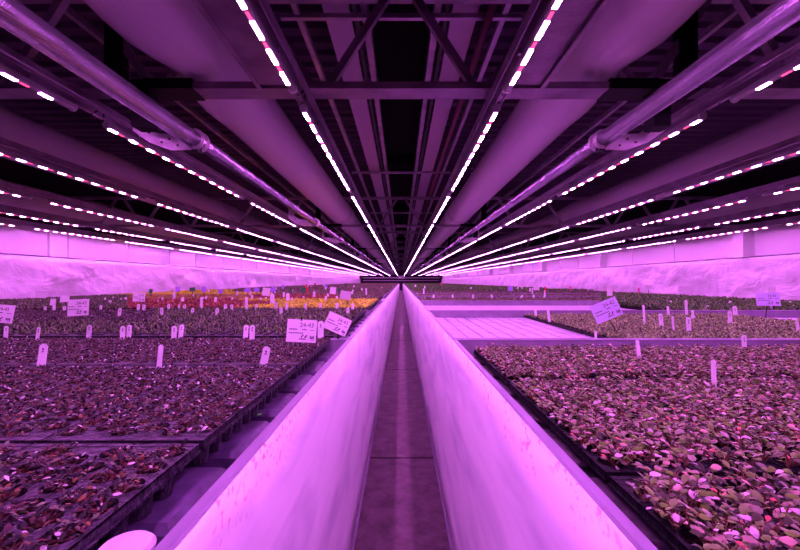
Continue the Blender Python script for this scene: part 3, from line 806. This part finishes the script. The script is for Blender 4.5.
# ------------------------------------------------------------------ roof centre: pale strips, rails, recess
for sx, side in ((-1, 'left'), (1, 'right')):
    z = H + 1.95
    b = MB(); b.box(*sorted((sx * .37, sx * .56)), -1.2, YEND - .3, z, z + .03)
    tag(build('roof_strip', b, M['strip']), 'flat pale strip running along the roof just %s of the centre' % side, 'roof strip')
    b = MB(); b.box(*sorted((sx * .235, sx * .285)), -1.2, YEND - .3, z - .02, z + .08)
    tag(build('roof_rail', b, M['rail']), 'narrow steel rail beside the dark roof recess on the %s' % side, 'rail')
    b = MB(); b.box(*sorted((sx * .315, sx * .34)), -1.2, YEND - .3, z - .04, z + .05)
    tag(build('roof_angle', b, M['dark_steel']), 'dark steel angle between pale strip and recess on the %s' % side, 'rail')
    for q, xx in enumerate((.72, 2.35, 4.8)):
        b = MB(); b.box(*sorted((sx * xx, sx * (xx + .04))), -1.2, YEND - .3, H + 1.90, H + 1.95)
        tag(build('purlin', b, M['rail']), 'thin grey purlin along the roof, %s from the centre on the %s' % (nth(q + 1), side), 'purlin')
b = MB(); b.tube([(.60, -1.2, H + 1.80), (.60, YEND - .3, H + 1.80)], .028, 12)
tag(build('sprinkler_pipe', b, mat('dark_red_pipe', (.16, .04, .08), .4), None, True), 'thin dark red pipe along the roof right of the pale strip', 'pipe')
b = MB(); b.box(-.23, .23, -1.2, YEND - .3, H + 2.12, H + 2.16)
for y in [2.6 + 4.1 * i for i in range(16)]: b.box(-.23, .23, y, y + .4, H + 1.98, H + 2.12)
tag(build('roof_recess', b, M['recess']), 'black boxed recess along the middle of the roof', 'roof recess')
for i in range(16):
    y = 2.85 + 4.1 * i; b = MB(); b.box(-.86, .86, y, y + .035, H + 1.88, H + 1.915)
    tag(build('cross_bar', b, M['rail']), 'thin bar crossing the middle of the roof, %s from the front' % nth(i + 1), 'bar', 'thin bars across the roof centre')

# ------------------------------------------------------------------ labels in the trays
def tag_mesh(w, h, kind=0):
    b = MB(); t = .0007
    c = w * .28
    P = [(-w / 2, -.02), (w / 2, -.02), (w / 2, h - c), (w / 2 - c, h), (-w / 2 + c, h), (-w / 2, h - c)] if kind == 0 else \
        [(-w / 2, -.02), (w / 2, -.02), (w / 2, h), (-w / 2, h)]
    n = len(P)
    for yy in (-t, t):
        for p in P: b.v.append((p[0], yy, p[1]))
    b.face(tuple(range(n))); b.face(tuple(reversed(range(n, 2 * n))))
    for a in range(n): b.face((a, (a + 1) % n, n + (a + 1) % n, n + a))
    return b
def writing(parent, strokes, y=-.0016):
    b = MB()
    for (x0, z0, x1, z1, w) in strokes: b.bar((x0, y, z0), (x1, y, z1), w, .0006, (0, 1, 0))
    return build('writing', b, M['ink'], parent)
TAGN = [0]
def stick(px, ybase, ytop, wpx, label, lean=0., turn=0., drop=None, marks=True, m=None, group='white stick labels in the trays', cat='plant label', name='plant_label'):
    drop = drop or (.33 if px < VX else .39)
    x, y = PX(px, ybase, drop)
    h = (ybase - ytop) / F * y; w = wpx / F * y
    o = build(name, tag_mesh(w, h), m or M['tag'], None, False, (x, y, H - drop))
    o.rotation_euler = (-R.uniform(.05, .16), lean, turn)
    tag(o, label, cat, group)
    if marks and w > .02:
        st = []
        for k in range(2):
            z = h * (.62 + .14 * k); a = w * .18 * R.choice((-1, 1))
            st.append((-w * .12, z, w * .12, z + a * .5, .0035)); st.append((w * .12, z + a * .5, -w * .05, z + h * .07, .003))
        writing(o, st)
    return o
# front left bench
stick(41, 366, 344, 8.5, 'white label standing alone in the front left bench, nearer the left edge', .03)
stick(159, 368, 345, 5, 'narrow white label in the front left bench, between the other two', .05)
stick(263, 367, 346.5, 7.5, 'white label leaning right in the front left bench, nearest the aisle', .18)
# second left bench, front edge
for px, yb, yt, w, ln, lab in (
    (5.6, 338, 326, 4.5, 0, 'white label at the extreme left edge, front of the second left bench'),
    (37, 340, 327, 3.6, .1, 'slightly bent white label second from the left edge, second left bench'),
    (88.5, 338, 325, 5, 0, 'white label just right of the first full sign, second left bench'),
    (122.3, 339.5, 326, 5, -.02, 'left one of a pair of white labels left of centre, second left bench'),
    (128.7, 338.5, 325, 4.6, -.05, 'right one of a pair of white labels left of centre, second left bench'),
    (173.8, 339.5, 326, 5.2, 0, 'left one of the middle pair of white labels, second left bench'),
    (180.3, 338.5, 324.5, 4.6, .05, 'right one of the middle pair of white labels, second left bench'),
    (245.3, 338, 325, 4.8, .04, 'left one of the pair of white labels nearest the large signs'),
    (251.8, 340, 325, 5.2, 0, 'right one of the pair of white labels nearest the large signs'),
    (320.6, 338, 321, 6, 0, 'white label between the two large signs near the aisle, second left bench')):
    stick(px, yb, yt, w, lab, ln, 0, None)
# back of second left bench and beyond: a row of labels each
rowb = [(45, 311, 306, 3), (54, 311, 302, 3), (64, 311, 306, 3.4), (100.6, 311, 305, 2.6), (119, 317, 308, 3.3), (138, 311, 304, 3), (143.7, 311, 304.5, 3),
        (161.6, 317, 307.5, 3), (168.5, 310.5, 304, 3), (179, 310.5, 304.5, 1.6), (184.4, 310.5, 304.5, 3), (192, 316, 308, 3), (201.5, 310, 297, 2.6), (217, 316, 308, 3.6),
        (225.3, 310.5, 304, 3), (231.5, 310.5, 304.5, 3), (246.2, 311, 297, 2.8), (256, 310, 304, 2.4), (275.8, 311, 302, 3), (281.3, 316, 307, 3), (286.5, 311, 303, 2.8),
        (305.3, 310.5, 303.5, 2.5), (320.5, 310, 303, 2.8), (336.7, 310, 303, 2.8), (348, 316, 307.5, 3), (352.8, 311, 303.5, 2.8)]
for i, (px, yb, yt, w) in enumerate(rowb):
    stick(px, yb, yt, w, 'small white label, %s from the left along the back of the second left bench' % nth(i + 1), R.uniform(-.08, .08), R.uniform(-.2, .2), None, w > 2.9)
rowc = [(105, 301, 297.5, 1.8), (110, 304, 300, 3), (121, 301, 298, 2), (125.5, 301, 297, 2.6), (113, 299.5, 296.5, 1.6), (162, 302, 297, 2.2), (158.5, 303, 300, 2), (174, 301, 291, 3), (182.3, 304, 297, 2.6),
        (193, 298, 294, 2), (206, 301, 296, 2.4), (215, 304, 297, 2.6), (203, 301, 297, 2), (232, 301, 297, 2), (237, 297, 291, 2), (252, 301, 295, 2.2), (250, 297, 291, 2), (260.8, 302, 297.5, 2.6), (266, 300, 297, 2.), (272.5, 305, 293.5, 4.2),
        (288, 303, 293, 3.6), (284, 299, 292, 2), (292, 303, 297.5, 2), (303.5, 300.5, 296, 1.8), (314, 299, 291, 2.6), (325.5, 302, 296, 2), (328, 299, 293.5, 2), (337, 300, 296, 2), (341, 299, 294, 2), (352, 296, 291.5, 2), (366.5, 297, 288, 1.6), (362, 292, 288, 1.6)]
for i, (px, yb, yt, w) in enumerate(rowc):
    stick(px, yb, yt, w, 'tiny white label, %s from the left in the middle distance left of the aisle' % nth(i + 1), R.uniform(-.1, .1), R.uniform(-.3, .3), None, False)
# right side
stick(640, 362, 340, 3.6, 'thin white label leaning slightly in the front right bench, nearest the aisle', -.06)
stick(714, 389, 360, 5, 'tallest white label, standing in the middle of the front right bench', .05)
stick(744.6, 351, 335, 5, 'white label at the back rim of the front right bench, far right', 0)
stick(596, 347, 331, 2.6, 'thin white label at the back rim of the front right bench, below the tilted sign', 0)
rr_ = [(644.6, 325, 305, 2.4, 'thin tall white label right of the tilted lilac sign'), (661.8, 328, 313.5, 4.2, 'lilac-white label with writing, left of the thin bare one'),
       (668.7, 317, 306, 2.6, 'narrow white label behind the written one, middle of second right bench'), (670.9, 307, 300.5, 2.6, 'small white label at the far rim, behind the narrow one'),
       (673.6, 330, 316, 2.4, 'thin bare white label in front of the narrow one, second right bench'), (686.5, 317, 300, 2.8, 'tall white label at the far rim, behind the wide written one'),
       (689, 333, 317, 5, 'widest white label with dark writing, front of the second right bench'), (692, 320, 310, 2.4, 'left label of a crossed pair, second right bench'),
       (695, 320, 310, 2.4, 'right label of a crossed pair, second right bench'), (704, 313, 304, 2., 'white label leaning far over to the right, second right bench'),
       (730.4, 325, 311, 4.4, 'written white label in front of a plain one, right part of second right bench'), (735.6, 317, 306, 4.8, 'plain white label behind a written one, second right bench'),
       (730.4, 307, 301, 2.8, 'small white label at the far rim, above the written pair'), (790.6, 307, 301, 2.8, 'small white label at the far rim near the right edge'),
       (798.6, 334, 320, 3., 'white label cut by the right edge of the picture'), (771.8, 312.5, 306, 2., 'narrow white label right beside the stick of the upright lilac sign'),
       (535.8, 317, 309.5, 2.6, 'white label at the back end of the black tray edge'), (549.5, 321, 309, 2.6, 'white label in the tray edge, second from its back end'), (523.3, 313.5, 306.5, 1.6, 'very thin white label at the very back end of the black tray edge')]
for px, yb, yt, w, lab in rr_:
    stick(px, yb, yt, w, lab, {704: .55, 692: .15, 695: -.25, 549.5: -.08, 535.8: -.05}.get(px, R.uniform(-.04, .04)), 0, None, w > 4)
for i, (px, ln) in enumerate(((433.6, 0), (453, -.1), (473, .05), (492.6, -.25), (520.3, .5), (533.4, .1), (544.3, .12))):
    stick(px, 299.2, 294.5, 2., 'white label, %s from the aisle along the front rim of the fourth right bench' % nth(i + 1), ln, 0, None, False)
far = []
for i in range(62):
    px = R.uniform(412, 800) if i % 2 else R.uniform(90, 392)
    py = R.choice((287, 288, 289, 290, 291.5, 293, 295))
    if abs(px - 401) < (py - VY) * 1.35 + 3: continue
    if i % 2 and px > 560 and py > 292.5: continue
    x, y = PX(px, py + .8, .36)
    if abs(x) > XW - .5: continue
    far.append((px, py + .8, py + .8 - R.uniform(2.2, 3.6) * (1 + (py - 287) * .12)))
for i, (px, yb, yt) in enumerate(sorted(far)):
    left = px < 401
    stick(px, yb, yt, R.uniform(1.2, 1.9), 'tiny white label far away, %s from the %s among the far ones' % (nth(min(39, sum(1 for q in far if (q[0] < 401) == left and (q[0] < px if left else q[0] < px)) + 1)), 'left wall' if left else 'aisle'),
          R.uniform(-.1, .1), R.uniform(-.3, .3), .36, False)

# ------------------------------------------------------------------ signs on sticks
def sign(px, py, wpx, hpx, ybase, tilt, m, label, pxbase=None, text=None, stick_up=False, drop=None, name='sign', cat='sign', fold=0.):
    drop = drop or (.33 if px < VX else .39)
    y = F * drop / (ybase - VY); x = (px - VX) / F * y; zc = H - (py - VY) / F * y
    w = wpx / F * y; h = hpx / F * y
    xb = ((pxbase if pxbase else px) - VX) / F * y
    root = bpy.data.objects.new(name, None); col.objects.link(root); root.location = (xb, y, H - drop); tag(root, label, cat, 'signs on sticks')
    b = MB(); nseg = 6; t = .001
    for k in range(nseg + 1):
        u = -w / 2 + w * k / nseg; bend = fold * math.cos(math.pi * k / nseg * 1.4) * w
        for zz in (-h / 2, h / 2):
            b.v.append((u, bend - t, zz)); b.v.append((u, bend + t, zz))
    for k in range(nseg):
        q = k * 4
        b.face((q, q + 4, q + 6, q + 2)); b.face((q + 1, q + 3, q + 7, q + 5)); b.face((q, q + 1, q + 5, q + 4)); b.face((q + 2, q + 6, q + 7, q + 3))
    b.face((0, 2, 3, 1)); b.face((nseg * 4, nseg * 4 + 1, nseg * 4 + 3, nseg * 4 + 2))
    c = build('card', b, m, root, False, (x - xb, -.008, zc - (H - drop))); c.rotation_euler = (-.14, tilt, 0)
    b = MB(); top = zc - (H - drop) + (h * .62 if stick_up else -h * .2)
    b.bar((0, 0, -.02), (x - xb + (math.sin(tilt) * .0), 0, top), .007 if wpx > 10 else .012 * 1, .004, (0, 1, 0)); build('stick', b, M['stick'], root)
    if text:
        yy = -.0022 - abs(fold) * w
        cu = bpy.data.curves.new('writing', 'FONT'); cu.body = text; cu.size = h * .27; cu.extrude = .0002; cu.materials.append(M['ink']); cu.align_x = 'CENTER'
        tmp = bpy.data.objects.new('t', cu); col.objects.link(tmp); bpy.context.view_layer.update()
        me = bpy.data.meshes.new_from_object(tmp.evaluated_get(bpy.context.evaluated_depsgraph_get())); bpy.data.objects.remove(tmp)
        link('writing', me, c, (w * .17, yy, h * .17), (math.pi / 2, 0, 0))
        st = []
        def dash(x0, x1, z, th, n):
            for i in range(n):
                a = x0 + (x1 - x0) * i / n; e = a + (x1 - x0) / n * .72
                st.append((w * a, h * z, w * e, h * (z + R.uniform(-.01, .01)), h * th))
        dash(-.42, -.14, .06, .05, 5); dash(.02, .18, .06, .05, 3); dash(.30, .44, .04, .03, 3)
        dash(-.42, .08, -.10, .045, 8); dash(-.06, .18, -.36, .045, 4); dash(.30, .45, -.28, .13, 3); dash(.36, .44, -.40, .03, 2)
        st.append((w * .0, h * -.26, w * .08, h * -.18, h * .05)); st.append((w * .12, h * -.30, w * .19, h * -.18, h * .06)); st.append((0, h * -.30, w * .05, h * -.32, h * .03))
        writing(c, st, yy)
    return root
W_, LI = M['sign_white'], M['sign_lilac']
sign(-1, 313.2, 32, 18, 336, .08, W_, 'white sign cut by the left edge of the picture, second left bench', 5, '24-42')
sign(79, 307.5, 21.5, 16.5, 325.5, -.05, W_, 'white sign on a short black stick above the second left bench, far left', 81.5, '24-42', fold=.02)
sign(302, 330.7, 29.5, 22.5, 347, .05, W_, 'largest white sign, numbers 24-43, at the front of the second left bench', 299.5, '24-43', True)
sign(337.6, 323.8, 24, 17.5, 337, .42, W_, 'white sign tilted down to the right, beside the left bench rim at the aisle', 338, '24-43')
sign(605.8, 310.2, 27.5, 19, 333.5, -.40, LI, 'lilac sign tilted up to the right over the second right bench', 619, '24-42')
sign(767.3, 299.2, 24, 13.2, 317.5, 0, LI, 'upright lilac sign on a black stick near the right edge, second right bench', 765.5, '24-42')
sign(345.6, 295.2, 10.5, 8.5, 306.5, .15, M['cap_white'], 'blank pinkish white sign leaning beside the yellow plants near the aisle', 349.5)
sign(139.5, 297.3, 12, 8.4, 307, .02, W_, 'white sign alone over the third left bench, left of the green flag', 141.5, '24-42')
sign(41.5, 294.5, 10.5, 7, 306, .05, W_, 'small pale sign left of two others against the left wall film', 43)
sign(53.5, 302, 5.5, 6.5, 309, 0, W_, 'narrow pale sign, lowest of three against the left wall film', 54)
sign(65.3, 298.5, 9.5, 7, 307, -.08, W_, 'small pale sign right of two others against the left wall film', 66)
sign(684.4, 289.7, 12.2, 7, 297.4, .04, W_, 'white sign standing among the bushy plants far right, left of a smaller one', 685)
sign(771.5, 290, 8.5, 6.2, 303, 0, W_, 'white sign just behind the top of the upright lilac sign', 771.5)
sign(648.5, 287.5, 7, 4.6, 296.5, .03, W_, 'small white sign against the right wall film, left of a wider one', 648)
sign(536.2, 288, 6, 4.6, 292.6, 0, W_, 'small white sign left of the red stick on the far right benches', 536)
sign(588.8, 286.6, 5.4, 4, 291.2, 0, W_, 'small white sign right of the magenta stick, far right benches', 588.5)
sign(609.6, 292.6, 5.6, 7.6, 299, .05, W_, 'rounded white card directly above the tilted lilac sign', 610)
sign(510.3, 288.5, 5, 4.6, 293, 0, M['sign_purple'], 'small violet sign on the far right benches, nearest the aisle', 510)
sign(266.3, 291.8, 7.5, 8, 299.5, .1, W_, 'white sign between violet and green ones left of centre', 266)
sign(333, 290.5, 6, 7, 297, .1, W_, 'white sign left of a green flag near the yellow plants', 333)
for px, py, w, h, yb, t, mk, lab in (
    (151, 291.2, 3.4, 4.4, 298, .2, 'green', 'dark green flag above the single white sign, left'), (192.6, 289.4, 5.6, 4, 297, -.1, 'green', 'wide dark green flag between two violet flags, left wall'),
    (178, 289.3, 4.4, 4.6, 297, .0, 'purple', 'violet flag left of the wide dark green flag'), (204, 289.3, 4.6, 5.6, 297, -.4, 'purple', 'tilted violet flag right of the wide dark green flag'),
    (220.6, 291.3, 4.6, 4.2, 297.5, .0, 'purple', 'violet flag alone right of the tilted violet flag'), (247.6, 290.3, 6, 4, 296.5, .05, 'purple', 'left one of two violet flags side by side'),
    (256.8, 290, 5.2, 4.2, 296.5, .05, 'purple', 'right one of two violet flags side by side'), (261, 289.6, 1.8, 5, 295.5, 0, 'green', 'narrow green flag beside the pair of violet flags'),
    (273.2, 289.6, 5, 5, 296, -.2, 'purple', 'violet flag right of the white sign left of centre'), (291, 290, 1.8, 5, 296, 0, 'green', 'thin green flag left of the round green one'),
    (303.2, 289.8, 5, 5, 296, .1, 'green', 'dark green flag directly left of the red stick'), (339.3, 290, 3.4, 4, 296, 0, 'green', 'green flag right of a white sign near the aisle'),
    (283, 287, 2.2, 4, 293, 0, 'purple', 'little violet flag in front of the left wall, before the red stick'), (326, 286.5, 3, 3, 291, 0, 'purple', 'little violet flag right of the red stick'),
    (346, 284.8, 2, 3, 289.5, 0, 'green', 'tiny green flag farthest along the left benches'), (315, 284.4, 1.6, 2, 289.5, 0, 'red', 'tiny red flag right of the red stick')):
    sign(px, py, w, h, yb, t, M['sign_' + mk], lab, None, name='flag', cat='flag')
stick(307.2, 295.5, 287.5, 1.9, 'red stick label among the far left plants', 0, 0, .36, False, M['sign_red'], 'coloured stick labels', 'stick label', 'stick_label')
stick(306, 288.6, 284, 1.6, 'short red stick label standing behind the taller red one', 0, 0, .30, False, M['sign_red'], 'coloured stick labels', 'stick label', 'stick_label')
stick(545.4, 292.6, 286.6, 1.7, 'red stick label on the far right benches', 0, 0, .36, False, M['sign_red'], 'coloured stick labels', 'stick label', 'stick_label')
stick(570.4, 291.5, 286.2, 1.6, 'magenta stick label right of the red one, far right benches', 0, 0, .36, False, M['sign_magenta'], 'coloured stick labels', 'stick label', 'stick_label')
stick(639, 293.8, 287.6, 1.8, 'magenta stick label against the right wall film', 0, 0, .36, False, M['sign_magenta'], 'coloured stick labels', 'stick label', 'stick_label')
stick(441.3, 285.9, 282.2, 1.4, 'magenta stick label far away beside the aisle', 0, 0, .36, False, M['sign_magenta'], 'coloured stick labels', 'stick label', 'stick_label')
# small bright green scrap of leaf in the left gutter
b = MB(); b.v += [(-.007, -.004, 0), (.006, -.006, .001), (.009, .004, .003), (-.004, .006, .002), (-.007, -.004, .0012), (.006, -.006, .0022), (.009, .004, .0042), (-.004, .006, .0032)]
for q in ((0, 3, 2, 1), (4, 5, 6, 7), (0, 1, 5, 4), (1, 2, 6, 5), (2, 3, 7, 6), (3, 0, 4, 7)): b.face(q)
x, y = PX(259, 415, .398)
tag(build('leaf_scrap', b, mat('fresh_green', (.15, .95, .08), .5), None, False, (x, y, PADZ[-1])), 'tiny bright green leaf scrap lying in the left bench gutter', 'leaf')

# ------------------------------------------------------------------ world, camera, view
w = bpy.data.worlds.new('hall_air'); bpy.context.scene.world = w; w.use_nodes = True
w.node_tree.nodes['Background'].inputs[0].default_value = (.20, .03, .35, 1); w.node_tree.nodes['Background'].inputs[1].default_value = .01
cam = bpy.data.cameras.new('camera'); co = bpy.data.objects.new('camera', cam); col.objects.link(co)
co.location = (0, 0, H); co.rotation_euler = (math.pi / 2, 0, 0)
cam.sensor_width = 36; cam.lens = 18; cam.shift_x = -.00125; cam.shift_y = .0081; cam.clip_start = .02; cam.clip_end = 300
sc = bpy.context.scene; sc.camera = co
sc.view_settings.view_transform = 'Standard'; sc.view_settings.look = 'None'; sc.view_settings.gamma = 1; sc.view_settings.exposure = .15
sc.cycles.use_denoising = True
sc.cycles.max_bounces = 6; sc.cycles.diffuse_bounces = 4; sc.cycles.glossy_bounces = 3
